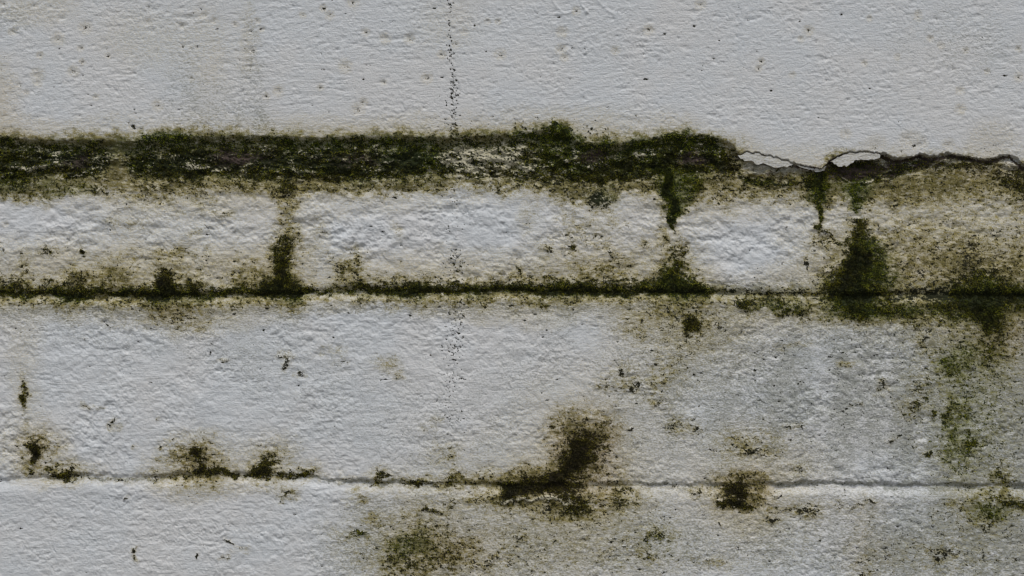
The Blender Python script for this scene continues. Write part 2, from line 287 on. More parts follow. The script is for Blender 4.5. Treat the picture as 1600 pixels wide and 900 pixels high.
# course 3 and 4
A += [(37, 612, 5, 17, .6, .65, .5), (40, 623, 7, 6, .75, .6, .4), (36, 560, 14, 50, 0, .05, .35),
      (54, 702, 9, 18, .9, .7, .8), (52, 712, 7, 9, .97, .7, .6), (64, 694, 16, 14, .15, .5, .6), (45, 741, 7, 7, .6, .5, .5), (100, 742, 26, 8, .55, .6, .6), (92, 742, 8, 6, .8, .5, .5), (85, 732, 30, 8, .25, .3, .5),
      (310, 718, 28, 20, .2, .6, .7), (310, 702, 14, 8, .65, .6, .5), (311, 710, 7, 14, .8, .5, .4), (312, 732, 9, 8, .97, .6, .5), (340, 738, 24, 6, .8, .5, .6), (300, 742, 30, 16, .15, .3, .75), (360, 742, 14, 5, .6, .4, .5),
      (318, 745, 30, 10, .1, .2, .6), (294, 733, 14, 3, .5, .4, .4),
      (412, 738, 14, 14, .97, .7, .5), (420, 722, 16, 12, .6, .65, .4), (458, 738, 26, 7, .7, .55, .5), (452, 771, 10, 7, .4, .6, .3), (430, 700, 30, 16, .06, .2, .2), (395, 745, 14, 6, .7, .5, .4), (478, 741, 8, 6, .6, .4, .3),
      (595, 744, 12, 7, .65, .6, .4), (540, 746, 12, 4, .4, .3, .3), (650, 755, 30, 4, .6, .3, .3), (700, 752, 50, 5, .3, .3, .4), (708, 752, 10, 10, .3, .5, .4), (760, 752, 30, 8, .3, .35, .6), (565, 777, 12, 10, .12, .6, .3), (585, 812, 12, 6, .15, .5, .3),
      (560, 836, 14, 5, .7, .6, .3), (540, 845, 30, 30, .12, .15, .1), (250, 655, 4, 3, .6, .3, .2), (250, 719, 8, 4, .3, .5, .3), (252, 696, 6, 3, .5, .4, .2), (268, 690, 4, 3, .6, .3, .2), (208, 700, 5, 3, .45, .3, .2), (176, 658, 4, 4, .7, .3, .2), (186, 666, 8, 3, .3, .3, .2),
      (142, 632, 9, 4, .4, .3, .2), (350, 564, 9, 3, .5, .3, .2), (362, 480, 8, 4, .45, .4, .2), (270, 490, 34, 14, .12, .25, .4), (130, 530, 4, 3, .6, .2, .2), (300, 497, 40, 12, .1, .2, .4), (185, 750, 20, 4, .45, .3, .3), (240, 742, 14, 4, .4, .35, .3),
      (210, 866, 4, 7, .75, .5, .2), (308, 867, 3, 6, .95, .2, .2), (357, 847, 4, 6, .9, .2, .2, -30), (353, 870, 8, 3, .6, .3, .3), (378, 860, 10, 3, .3, .2, .2), (200, 778, 3, 2, .8, .2, .2),
      (447, 565, 5, 10, .6, .3, .2), (472, 582, 5, 6, .7, .4, .2), (433, 557, 6, 4, .5, .3, .2), (605, 570, 14, 10, .22, .3, .2), (622, 585, 5, 4, .6, .3, .2), (520, 548, 20, 8, .12, .1, .1), (535, 565, 10, 3, .5, .1, .1), (683, 657, 8, 8, .3, .1, .1),
      (667, 663, 12, 8, .25, .15, .1), (695, 710, 14, 12, .15, .3, .35), (45, 700, 26, 20, .0, .3, .5),
      (905, 708, 23, 30, .9, .9, .9), (898, 718, 20, 22, .97, .7, .6), (920, 690, 17, 20, .7, .9, .8), (890, 670, 18, 20, .3, .9, .8), (945, 668, 12, 14, .35, .6, .5), (955, 710, 20, 44, .1, .3, .6), (915, 730, 62, 60, .02, .2, .8),
      (884, 738, 22, 17, .92, .8, .7, -35), (866, 752, 30, 13, .9, .85, .8), (825, 759, 36, 9, .92, .7, .7), (800, 768, 16, 12, .97, .6, .5), (880, 765, 30, 18, .7, .7, .7), (898, 790, 20, 12, .8, .7, .4), (880, 800, 26, 8, .4, .6, .5), (830, 745, 40, 10, .3, .6, .7), (840, 738, 50, 26, .0, .2, .5),
      (790, 780, 30, 10, .3, .5, .6), (965, 768, 12, 10, .4, .6, .5), (965, 785, 20, 10, .5, .65, .4), (912, 815, 50, 26, .1, .25, .65), (980, 775, 30, 20, .05, .2, .4), (840, 790, 40, 8, .25, .45, .6), (800, 800, 40, 30, .08, .15, .4), (815, 838, 14, 5, .4, .3, .4),
      (1155, 760, 20, 8, .8, .85, .8), (1150, 769, 17, 11, .98, .7, .6), (1145, 785, 22, 6, .97, .8, .5), (1178, 770, 14, 14, .15, .7, .7), (1165, 747, 26, 7, .3, .7, .7), (1172, 790, 22, 5, .2, .5, .6), (1163, 800, 44, 36, .0, .12, .7, 0), (1165, 725, 46, 26, .0, .15, .65),
      (1128, 821, 2, 6, .95, .2, .3), (1180, 706, 22, 6, .5, .5, .4), (1165, 690, 30, 12, .2, .35, .2), (1205, 750, 40, 30, 0, .05, .45), (1200, 800, 30, 20, 0, .1, .4),
      (1055, 668, 12, 10, .28, .35, .2), (1082, 670, 10, 5, .4, .5, .2), (992, 605, 8, 6, .6, .5, .2), (975, 582, 12, 10, .35, .45, .2), (1025, 610, 10, 20, .25, .2, .1), (945, 598, 14, 6, .3, .4, .1), (1030, 632, 10, 4, .4, .2, .1), (982, 667, 6, 2, .7, .1, .1),
      (1030, 835, 16, 8, .5, .55, .2), (1020, 850, 40, 24, .22, .3, .2), (1012, 868, 8, 8, .4, .4, .2), (975, 857, 16, 3, .4, .2, .1), (1118, 880, 20, 6, .2, .4, .2), (1092, 768, 10, 7, .45, .55, .6), (1060, 762, 10, 3, .4, .2, .2),
      (655, 862, 40, 30, .30, .6, .75), (635, 850, 20, 16, .35, .6, .6), (625, 880, 26, 20, .36, .6, .5), (690, 860, 30, 16, .35, .5, .6), (650, 815, 24, 30, .28, .3, .6), (680, 825, 40, 40, .1, .18, .55), (720, 880, 60, 24, .2, .3, .55), (760, 870, 50, 30, .12, .2, .35),
      (705, 790, 8, 8, .4, .5, .3), (770, 875, 7, 6, .5, .3, .2), (675, 799, 14, 3, .5, .4, .3), (860, 850, 80, 30, .08, .18, .25), (900, 880, 70, 20, .12, .22, .25), (780, 780, 30, 6, .3, .6, .3),
      (1253, 735, 10, 9, .4, .5, .2), (1263, 800, 12, 8, .55, .65, .4), (1230, 797, 26, 3, .4, .3, .2), (1205, 812, 8, 4, .8, .4, .3), (1330, 790, 24, 5, .3, .3, .2), (1362, 787, 8, 3, .6, .3, .2), (1235, 667, 10, 4, .5, .4, .2), (1350, 883, 10, 4, .5, .2, .2), (1352, 897, 10, 4, .4, .4, .5), (1350, 850, 14, 40, .12, .1, .35),
      (1378, 602, 5, 6, .75, .4, .2), (1376, 620, 6, 3, .4, .3, .1), (1337, 628, 7, 3, .6, .3, .1), (1325, 570, 12, 5, .2, .5, .2), (1392, 690, 5, 3, .6, .2, .1), (1240, 540, 20, 4, .2, .3, .2),
      (1480, 572, 12, 14, .35, .8, .2), (1500, 575, 20, 16, .15, .35, .1), (1440, 610, 14, 14, .4, .35, .2), (1425, 635, 14, 8, .45, .35, .2), (1478, 660, 8, 14, .5, .7, .2), (1456, 652, 5, 5, .6, .4, .2), (1493, 640, 12, 14, .3, .5, .2),
      (1492, 700, 14, 22, .35, .55, .2), (1518, 700, 12, 12, .6, .65, .2), (1455, 708, 12, 4, .55, .4, .1), (1540, 680, 40, 60, .2, .25, .1), (1565, 742, 10, 10, .6, .7, .3), (1545, 560, 14, 14, .4, .4, .2), (1550, 605, 40, 30, .22, .2, .1), (1500, 620, 70, 110, .1, .16, .1),
      (1571, 555, 4, 4, .7, .2, .3), (1545, 805, 14, 12, .5, .7, .3), (1586, 790, 14, 7, .75, .6, .2), (1540, 790, 30, 18, .15, .35, .2), (1565, 775, 18, 14, .2, .4, .2), (1500, 790, 14, 6, .2, .5, .2), (1460, 870, 60, 24, .22, .22, .15), (1540, 840, 70, 50, .12, .12, .1), (1470, 868, 14, 6, .5, .4, .1), (1330, 885, 80, 16, .08, .08, .05)]
for a in A:
    x, y, rx, ry, d, al, be = a[:7]; ang = a[7] if len(a) > 7 else 0
    blob(dark, x, y, rx, ry, d * (.4 if d < .36 and rx * ry > 130 else 1), ang, 1.15 if d < .8 else 1.7)
    if d < .36 and rx * ry > 130: al = min(.95, al + .7 * d)
    if rx * ry > 700: al *= .42; d *= .55
    if al: blob(alg, x, y, rx * 1.45, ry * 1.45, al * .85, ang)
    if be: blob(beige, x, y, rx * 2.0, ry * 2.0, be * .62, ang)
band(cream, SEG((785, 780, 2, .5), (800, 783, 3, .95), (815, 779, 2.5, .9), (840, 778, 2.5, .9), (868, 780, 2.5, .8), (882, 786, 4, .8), (892, 784, 2, .2)), p=1.5)
blob(cream, 887, 783, 5, 8, .7); blob(cream, 1124, 768, 4, 10, .5); blob(cream, 1345, 262, 3, 1, .1)
for b in [(1163, 785, 58, 54, .55), (920, 735, 62, 70, .45), (905, 800, 62, 42, .4), (318, 726, 44, 36, .35), (1080, 515, 50, 38, .35)]: blob(beige, *b, 0, 3.0)
def taper(pts, d, a, g, b, wa=1.5, dx=0):
    vband(dark, [(y, x + dx, w, q) for y, x, w, q in pts], sk=d, p=1.5)
    vband(alg, pts, wk=wa, sk=a); vband(grn, pts, wk=wa, sk=g); vband(beige, pts, wk=wa * 1.8, sk=b)
taper([(262, 1060, 34, .8), (280, 1062, 30, 1), (300, 1060, 22, 1), (325, 1056, 13, 1), (342, 1054, 5, 1), (356, 1053, 2.5, .5), (362, 1053, 2, 0)], .25, 1, .75, .5, 1.1)
taper([(262, 1040, 14, .8), (285, 1043, 9, 1), (310, 1048, 8, 1), (330, 1053, 6, 1), (350, 1053, 3, 1), (360, 1053, 2, 0)], .95, .5, .6, .2, 1.2)
taper([(275, 1085, 5, .4), (290, 1090, 10, .6), (305, 1080, 9, .5), (318, 1072, 5, 0)], .6, .8, .6, .3, 1.3)
taper([(385, 1050, 3, 0), (395, 1052, 6, .5), (410, 1056, 12, .7), (425, 1055, 20, .85), (440, 1056, 27, 1), (452, 1058, 36, 1), (462, 1062, 34, .8), (470, 1060, 20, 0)], .85, .9, .5, .6, 1.25)
taper([(340, 452, 4, 0), (365, 448, 9, .3), (385, 442, 15, .7), (405, 439, 14, 1), (425, 441, 11, 1), (440, 441, 20, .9), (456, 440, 34, .9), (465, 440, 26, 0)], .9, .9, .25, .7, 1.6)
taper([(270, 1278, 24, .8), (285, 1279, 22, 1), (300, 1280, 15, 1), (318, 1281, 7, 1), (335, 1281, 3.5, 1), (352, 1280, 2.2, .9), (362, 1280, 1.5, 0)], .62, .95, .6, .5, 1.25)
taper([(278, 1345, 22, .7), (295, 1340, 18, 1), (312, 1336, 14, 1), (326, 1334, 9, .8), (338, 1337, 3, 0)], .6, .95, 1, .3, 1.2)
taper([(335, 1343, 6, 0), (348, 1345, 14, .35), (362, 1345, 12, .6), (378, 1344, 17, .9), (395, 1341, 25, 1), (412, 1337, 32, 1), (430, 1332, 38, 1), (448, 1328, 42, 1), (462, 1330, 38, 1), (478, 1345, 28, .8), (495, 1348, 22, 0)], .98, .9, .4, .6, 1.2)
taper([(370, 1368, 8, .3), (390, 1374, 16, .9), (415, 1376, 18, 1), (440, 1376, 20, .8), (460, 1380, 16, 0)], .5, 1, .6, .6, 1.3)
warmc *= .6
# greener growths
for b in [(1336, 305, 14, 20, .95), (1057, 300, 18, 22, .6), (1278, 300, 18, 18, .6), (1215, 478, 50, 14, .7), (1400, 488, 70, 12, .6), (1480, 572, 24, 20, .6), (1490, 690, 30, 50, .6), (20, 290, 60, 14, .4), (640, 850, 40, 30, .6),
          (1372, 415, 30, 40, .4), (1530, 475, 50, 40, .5), (1550, 800, 30, 16, .7), (950, 310, 30, 14, .5), (560, 836, 14, 8, .7), (1048, 850, 40, 30, .4), (1340, 480, 60, 16, .5), (980, 225, 20, 8, .9), (885, 240, 30, 20, .6), (615, 240, 16, 12, .9), (660, 245, 24, 18, .9),
          (110, 300, 40, 12, .5), (1065, 440, 30, 26, .4), (1505, 550, 40, 26, .6)]:
    blob(grn, *b)
# rust-brown tint in the rims of the lower growths
for b in [(905, 700, 56, 56, .85), (880, 760, 80, 22, .8), (1165, 765, 50, 34, .7), (310, 722, 40, 30, .4), (55, 700, 26, 26, .5), (950, 700, 24, 50, .6), (1540, 530, 60, 40, .4), (270, 490, 50, 20, .4), (700, 860, 80, 50, .45), (1440, 430, 120, 50, .15), (440, 415, 40, 50, .15), (1600, 525, 40, 40, .4), (20, 170, 60, 60, .4), (1350, 830, 60, 60, .3)]:
    blob(warmc, *b)
# grimy lower right, with the weather streaks of the middle
band(grey, SEG((900, 640, 130, .0), (980, 620, 120, .25), (1080, 600, 130, .34), (1250, 600, 150, .38), (1400, 600, 160, .42), (1500, 640, 170, .5), (1600, 640, 170, .5), (2000, 640, 170, .4)), p=1.4)
band(grey, SEG((480, 850, 60, .06), (560, 850, 70, .3), (700, 860, 80, .3), (900, 850, 70, .3), (1100, 850, 60, .24), (1300, 850, 60, .26), (1450, 850, 70, .5), (1600, 850, 80, .55), (1900, 850, 80, .4)), p=1.4)
band(grey, SEG((0, 480, 60, .10), (300, 500, 60, .16), (500, 600, 90, .10), (700, 700, 120, .08), (900, 500, 60, .12)), p=1.4)
band(grey, j2d, off=22, wk=2.6, sk=.28)
band(grey, SEG((0, 450, 8, .3), (1000, 452, 8, .3), (1100, 454, 12, .75), (1290, 456, 14, .8), (1420, 452, 12, .5), (1600, 452, 12, .4)))
band(grey, [(x, y, 5.0 * s, s * .9) for x, y, s in [(60, 745, .3), (150, 746, .7), (260, 747, .6), (330, 742, .6), (480, 744, .6), (530, 752, .5), (640, 755, .75), (760, 757, .5), (950, 757, .45), (1130, 757, .5), (1240, 756, .75), (1300, 756, .4), (1340, 755, .75), (1420, 759, .7), (1480, 757, .6), (1600, 757, .6), (2000, 757, .5)]], p=1.2, warp=True)
grey *= 0.9 + 0.45 * fbm(X, Y, 60, 60, 31, 3) + .8 * fbm(X, Y, 13, 9, 34, 3, .6) + .35 * gnoise(X / 34, Y / 260, 36) + .2 * gnoise(X / 12, Y / 200, 37)
grey = np.clip(grey * (1.7 + .25 * sstep(1150, 1500, X)), 0, 1)
cl1 = fbm(X, Y, 15, 12, 301, 4, .65); cl2 = fbm(X, Y, 11, 8, 311, 3, .65)
dark = np.clip(dark + 2.6 * dark * (1 - dark) * cl1, 0, 1)
alg = np.clip(alg + 2.6 * alg * (1 - alg) * (cl2 + .7 * fbm(X, Y, 26, 20, 315, 3, .6)) + .45 * alg * (1 - alg), 0, 1)
grn = np.clip(grn + 1.5 * grn * (1 - grn) * fbm(X, Y, 40, 30, 321, 2), 0, 1)
# outside the picture: the same courses go on, weathered alike
out = np.clip(np.maximum.reduce([-X, X - 1600, Y - 900, -Y]) / 60, 0, 1)
for k in range(3):
    yj = 1057 + 300 * k
    pts = [(x, yj, 7, .4 + .5 * random.random()) for x in range(-760, 2361, 90)]
    band(dark, pts); band(alg, pts, wk=2.5, sk=.7); band(beige, pts, wk=6, sk=.6)
screen(grey, .8 * out * (Y > 500) * (.25 + .5 * fbm(X, Y, 160, 160, 35, 3)))

# ------------------------------------------------------------------ relief of the face, in millimetres towards the camera
yE = line(EDGE, X); yB = line(BOT, X); y2 = line(J2, X); y3 = line(J3, X)
def edge_jag(x): return 2.2 * gnoise(x / 9, x * 0, 41) + 1.5 * gnoise(x / 3.2, x * 0 + 3, 42)
yEf = yE + edge_jag(X)
right = sstep(1148, 1162, X)
gap = np.exp(-((X - 182) / 11) ** 2) + .55 * np.exp(-((X - 1165) / 12) ** 2)
soft = 1.2 + 12 * (1 - sstep(1145, 1158, X))
c1 = 1 - sstep(-soft, np.minimum(soft, 3), Y - yEf)                       # top course
c2 = (1 - c1) * (Y < y2); c3 = (Y >= y2) & (Y < y3); c4 = Y >= y3
H = Z()
# strokes of the brush: long thin ridges whose direction drifts
def stroke_field(deg, seed):
    c, sn = math.cos(math.radians(deg)), math.sin(math.radians(deg))
    wx = X + 6 * gnoise(X / 50, Y / 40, seed + 5); wy = Y + 5 * gnoise(X / 70, Y / 50, seed + 6)
    us = wx * c - wy * sn; vs = wx * sn + wy * c
    return gnoise(us / 55, vs / 3.6, seed) + .8 * gnoise(us / 26, vs / 2.8, seed + 1)
wa_ = sstep(-.15, .15, gnoise(X / 240, Y / 170, 51) + .35 * sstep(800, 1300, X) * (Y < 240))
strokes = stroke_field(5, 52) * (1 - wa_) + stroke_field(19, 552) * wa_
patch = .35 + 1.1 * sstep(-.45, .45, fbm(X, Y, 90, 70, 551, 2))
wx = X + 3.5 * gnoise(X / 24, Y / 24, 61); wy = Y + 3 * gnoise(X / 24, Y / 24, 60)
lump = fbm(wx, wy, 42, 32, 62, 3, .5)
st1 = fbm(wx, wy, 25, 19, 401, 6, .60)
st2 = fbm(X + 3 * gnoise(X / 9, Y / 9, 420), Y, 11, 8, 411, 5, .68)
st1 = st1 + .5 * np.minimum(st1, 0); st2 = st2 + .5 * np.minimum(st2, 0)
patch = .15 + 1.4 * sstep(-.4, .45, fbm(X, Y, 110, 80, 551, 3))
patch2 = .15 + 1.35 * sstep(-.35, .4, fbm(X, Y, 60, 50, 555, 3))
rough = fbm(X, Y, 7, 5.8, 71, 3, .65) * patch
fine = gnoise(X / 3.6, Y / 3.0, 75)
big = fbm(X, Y, 220, 150, 77, 2)
s_amt = .25 + .75 * sstep(-.2, .5, gnoise(X / 170, Y / 120, 79))
thin = sstep(1440, 1480, X)
H += c1 * (3.2 + 1.8 * right - 1.6 * thin + .8 * big + .58 * st2 * patch2 + .26 * rough + .12 * strokes * (.3 + s_amt) + .08 * fine - .45 * sstep(.34, .66, fbm(X, Y, 10, 8, 405, 3, .5)))
H += c2 * (-1.0 + 1.6 * big + 1.3 * lump + 1.9 * st1 * (.5 + .5 * patch) + .8 * st2 * patch2 + .25 * rough + .04 * strokes + .08 * fine)
H += c3 * (0.3 + 1.1 * big + .8 * lump + (1.0 + .8 * right + .7 * np.exp(-(X / 160) ** 2)) * st1 * patch + .92 * st2 * (.35 + .65 * patch2) + .25 * rough + .10 * strokes * s_amt + .08 * fine)
H += c4 * (0.8 + .9 * big + .5 * lump + .75 * st1 * patch + 1.0 * st2 * (.4 + .6 * patch2) + .25 * rough + .09 * strokes * s_amt + .08 * fine)
# bed joints: an undercut edge above, a bevel that looks up below
def bed(yj, d, up, dn, wob=1.0):
    up = up + Z()
    t = Y - yj - wob * 1.5 * gnoise(X / 18, X * 0, 91) - wob * .8 * gnoise(X / 5, X * 0, 92)
    prof = np.where(t < 0, sstep(0, 1, (t + up) / up), 1 - sstep(0, dn, t))
    return -d * prof * (.75 + .4 * gnoise(X / 70, X * 0, 93))
H += bed(y2, 5.0 - 2.4 * sstep(1110, 1200, X) * (1 - sstep(1290, 1330, X)), 12, 13, 1.8)
H += bed(y3, (3.6 + 1.6 * sstep(1150, 1300, X)) * (.35 + 1.0 * np.clip(gnoise(X / 75, X * 0, 191) + .5, 0, 1)), 6 + 6 * np.clip(gnoise(X / 50, X * 0, 192) + .4, 0, 1), 15, 2.0)
H += .9 * np.exp(-((Y - y3 - 22) / 9) ** 2) * (.6 + .7 * gnoise(X / 60, X * 0, 193)) + .9 * np.exp(-((Y - y2 - 17) / 9) ** 2) * (.6 + .7 * gnoise(X / 60, X * 0, 194))
for k in range(3): H += bed(1057 + 300 * k, 4, 6, 18)
H += bed(np.float32(-70), 2, 6, 12)
# head joints, softly painted over
def head(xj, ya, yb, d, w):
    w = w * .75
    m = sstep(ya, ya + 10, Y) * (1 - sstep(yb - 10, yb, Y))
    xc = xj + 3 * gnoise(Y / 60, Y * 0, 95)
    return -d * m * np.exp(-((X - xc) / w) ** 2) * (.7 + .5 * gnoise(Y / 22, Y * 0 + xj, 96))
HEADS1 = [-420, -5, 393, 868, 1425, 1900]
HEADS2 = [-760 + 20, -160, 445, 1050, 1338, 1760, 2200]
HEADS3 = [-640, 36, 712, 1495, 2100]
HEADS4 = [-330, 465, 905, 1350, 1800, 2250]
for x in HEADS1: H += head(x, -70, 220, .55, 9)
for x, d in zip(HEADS2, [3, 3, 2.6, 2.4, 3.2, 3, 3]): H += head(x, 270, 458, d, 8)
H += head(1284, 270, 400, 2.2, 4)
for x, d in zip(HEADS3, [1.5, 1.3, .35, 1.1, 1.5]): H += head(x, 465, 752, d, 10)
for x, d in zip(HEADS4, [1.5, 1.0, .5, 1.0, 1.5, 1.5]): H += head(x, 765, 1057, d, 9)
for k, hs in enumerate([HEADS3, HEADS4]):
    for x in hs: H += head(x, 1062 + 300 * k, 1350 + 300 * k, 2, 9)
# the broken ledge: a ragged trough with crumbs
inb = sstep(-soft, 3, Y - yEf) * (1 - sstep(-10, 8, Y - yB + 4 * gnoise(X / 16, Y / 16, 97)))
crumb = fbm(X, Y, 22, 11, 101, 4, .62)
cav = np.exp(-((X - 1370) / 80) ** 4)
depth = (-4.0 - right * (-2.5 + 6 * cav)) * (1 - .85 * np.clip(gap, 0, 1)) * (1 - .35 * right)
H = H * (1 - inb) + inb * (depth + 5.2 * crumb + 2.8 * cream + 1.0 * rough)
H += 1.8 * cream * (1 - inb)
# growth stands a little proud and is lumpy
H += 1.5 * dark * np.clip(.5 + 1.4 * fbm(X, Y, 10, 8, 105, 3), 0, 2) * (1 - .5 * brn)
# scar left of the ledge's right end, small scratches near the top
for (x0, y0, x1, y1) in [(862, 0, 880, 20), (905, 0, 918, 20), (932, 0, 962, 24), (868, 22, 900, 16)]:
    for t in np.linspace(0, 1, 14):
        stamp(H, x0 + (x1 - x0) * t, y0 + (y1 - y0) * t + 3 * math.sin(t * 3), 2.2, .35, mode='add')
# lumps along an old joint in the top course
for i in range(34):
    stamp(H, 862 + rng.randn() * 12, rng.rand() * 170, 3 + 4 * rng.rand(), .35 * (rng.rand() * 1.4 - .3), 1.4, 'add')

# pits and specks
def dirtspot(x, y, r, s, rx=1.3, d=.6):
    stamp(H, x, y, r, -d, rx, 'add'); stamp(dark, x + .3, y + .3, r * .75, s, rx)
R = np.random.RandomState(5)
for (x, y, r, s) in [(1262, 49, 5, .8), (1313, 24, 2.5, .9), (1349, 100, 3, .95), (1274, 66, 2.5, .6), (1250, 62, 3, .35), (1452, 61, 3, .6), (1507, 79, 3, .6), (1432, 27, 4, .4), (1400, 90, 3, .35), (1433, 22, 3, .3),
                     (1499, 142, 4, .5), (1499, 171, 5, .45), (1590, 77, 3, .5), (1590, 121, 4, .5), (1540, 112, 3, .5), (1357, 30, 3, .4), (1469, 72, 3, .4), (1188, 97, 3.4, .85), (1184, 108, 3, .8), (1013, 47, 5, .5), (961, 79, 4, .5),
                     (877, 78, 5, .6), (881, 90, 4, .5), (893, 75, 2.4, .7), (878, 51, 5, .4), (900, 18, 4, .5), (1094, 8, 5, .4), (963, 58, 2.5, .6), (1008, 67, 2.5, .5), (506, 14, 3.5, .9), (552, 5, 5, .6), (474, 24, 3, .7), (516, 25, 4, .7),
                     (572, 51, 3.5, .7), (602, 61, 5, .5), (600, 129, 3, .85), (690, 86, 4, .7), (712, 70, 4, .6), (667, 123, 5, .5), (501, 137, 3, .8), (521, 190, 2, .95), (560, 172, 6, .5), (568, 160, 4, .5), (417, 151, 3.5, .8), (403, 33, 3, .8),
                     (409, 46, 3, .7), (436, 143, 5, .4), (540, 104, 6, .35), (782, 86, 5, .5), (762, 34, 3, .6), (778, 34, 3, .6), (725, 51, 5, .4), (640, 62, 5, .5), (780, 18, 2.5, .5), (54, 10, 3, .7), (7, 8, 5, .5), (92, 62, 6, .6), (135, 44, 6, .4),
                     (64, 87, 3.5, .7), (127, 76, 3, .8), (170, 88, 3, .6), (130, 97, 3, .7), (60, 118, 6, .45), (116, 112, 5, .5), (21, 50, 4, .5), (287, 73, 3, .7), (309, 74, 3, .7), (368, 39, 3, .6), (395, 80, 4, .6), (320, 25, 5, .4), (233, 36, 5, .5),
                     (285, 41, 4, .3), (247, 166, 5, .5), (209, 198, 4, .95), (211, 201, 3, .9), (332, 210, 5, .8), (335, 34, 5, .4), (42, 145, 3, .5), (151, 152, 3, .3), (60, 130, 4, .3), (130, 118, 2, .7), (300, 124, 3, .3), (393, 50, 3, .7),
                     (8, 350, 3, .5), (1237, 118, 3, .2), (1345, 28, 2, .4), (1320, 210, 5, .3), (1417, 218, 7, .25), (1480, 228, 6, .5), (1424, 228, 12, .45), (1440, 226, 5, .6), (1367, 230, 10, .35), (1550, 232, 22, .35)]:
    dirtspot(x, y, r * .85, s * .85, 1.4, .8)
    if r > 2.6: stamp(warmc, x, y, r * 2, .2); stamp(beige, x, y, r * 1.8, .3)
# random pits and specks, denser where it is grimy
n = 0
while n < 2600:
    x, y = R.rand() * 1640 - 20, R.rand() * 930 - 15
    i, j = min(np.searchsorted(gx, x), NX - 1), min(np.searchsorted(gy, y), NY - 1)
    pr = .10 + 1.3 * grey[j, i] + 1.0 * alg[j, i] + .35 * beige[j, i] + (.10 if y < 215 else 0)
    if R.rand() > pr: continue
    n += 1
    r = .9 + 1.5 * R.rand() ** 2
    dirtspot(x, y, r, .25 + .75 * R.rand() ** 1.3, 1 + 1.6 * R.rand(), .35)
# shallow dents of the top course
for i in range(900):
    x, y = R.rand() * 1640 - 20, R.rand() * 205
    stamp(H, x, y, 1.6 + 2.6 * R.rand() ** 2, -.18 - .55 * R.rand() ** 2, 1 + 1.6 * R.rand(), 'add')
    if R.rand() < .4: stamp(dark, x, y, 1.2 + R.rand(), .08 + .3 * R.rand() ** 2, 1.5)
# short worm-like marks in the relief of courses 2 to 4
for i in range(360):
    x, y = R.rand() * 1640 - 20, 300 + R.rand() * 600
    i2, j2_ = min(np.searchsorted(gx, x), NX - 1), min(np.searchsorted(gy, y), NY - 1)
    if R.rand() > .2 + 1.2 * alg[j2_, i2] + .8 * grey[j2_, i2]: continue
    th = R.randn() * .5 + .35; L = 3 + 9 * R.rand(); s = .2 + .5 * R.rand()
    for t in np.linspace(0, 1, int(L)):
        x += math.cos(th) * 1.1; y += math.sin(th) * 1.1; th += R.randn() * .25
        stamp(dark, x, y, 1.5, s); stamp(H, x, y, 1.7, -.09, mode='add')
zr = np.zeros_like(X)
for b in [(1445, 400, 90, 44, .95), (1560, 415, 80, 40, .9), (1420, 300, 80, 22, .75), (1530, 288, 70, 18, .6), (1470, 340, 120, 30, .35), (250, 420, 180, 30, .45), (950, 405, 90, 30, .45), (1200, 560, 0.1, 0.1, 0)]:
    blob(zr, *b, 0, 1.6)
zr[X > 1600] = .5 * (np.abs(Y - 370) < 90)[X > 1600]
wm = np.exp(-(fbm(X, Y, 17, 9, 201, 3, .55) / .06) ** 2) * sstep(.02, .35, fbm(X, Y, 30, 22, 205, 2)) * (Y > 255)
screen(dark, wm * np.clip(.03 + .6 * alg + .4 * grey + .25 * beige, 0, .7))
wm2 = np.exp(-(fbm(X, Y, 9, 6, 211, 2, .5) / .09) ** 2) * sstep(.0, .35, fbm(X, Y, 20, 16, 215, 2)) * (Y > 255)
screen(dark, wm2 * np.clip(.02 + .4 * alg + .35 * grey + .12 * beige, 0, .6))
screen(alg, .15 * np.exp(-((XW - 1525) / 80) ** 2 - ((YW - 640) / 130) ** 2)); screen(grn, .6 * np.exp(-((XW - 1525) / 80) ** 2 - ((YW - 640) / 130) ** 2))
hollow = sstep(-.02, .32, fbm(X + .35 * Y, Y, 19, 13, 351, 4, .6))
screen(alg, hollow * zr * .58); screen(beige, sstep(-.15, .25, fbm(X, Y, 34, 24, 357, 3)) * zr * .4); screen(dark, zr * .38 * sstep(.22, .42, fbm(X + .35 * Y, Y, 16, 10, 355, 4, .65)))
# fine stipple in the algae and the grime, thinning out with them
sp = sstep(.18, .5, gnoise(X / 3.0, Y / 2.6, 341) + .45 * gnoise(X / 9, Y / 7, 342))
screen(dark, sp * np.clip(1.0 * alg + .18 * beige * (Y > 290) - .12, 0, .85) * (1 - c1 * .3) * (1 - .6 * zr))
sp2 = sstep(.22, .55, gnoise(X / 2.6, Y / 2.2, 343) + .4 * fbm(X, Y, 16, 10, 344, 2))
screen(dark, sp2 * np.clip(.85 * grey - .08, 0, .6) * .8)
dark *= 1 - .85 * np.exp(-((XW - 184) / 11) ** 2) * (np.abs(Y - 250) < 45)
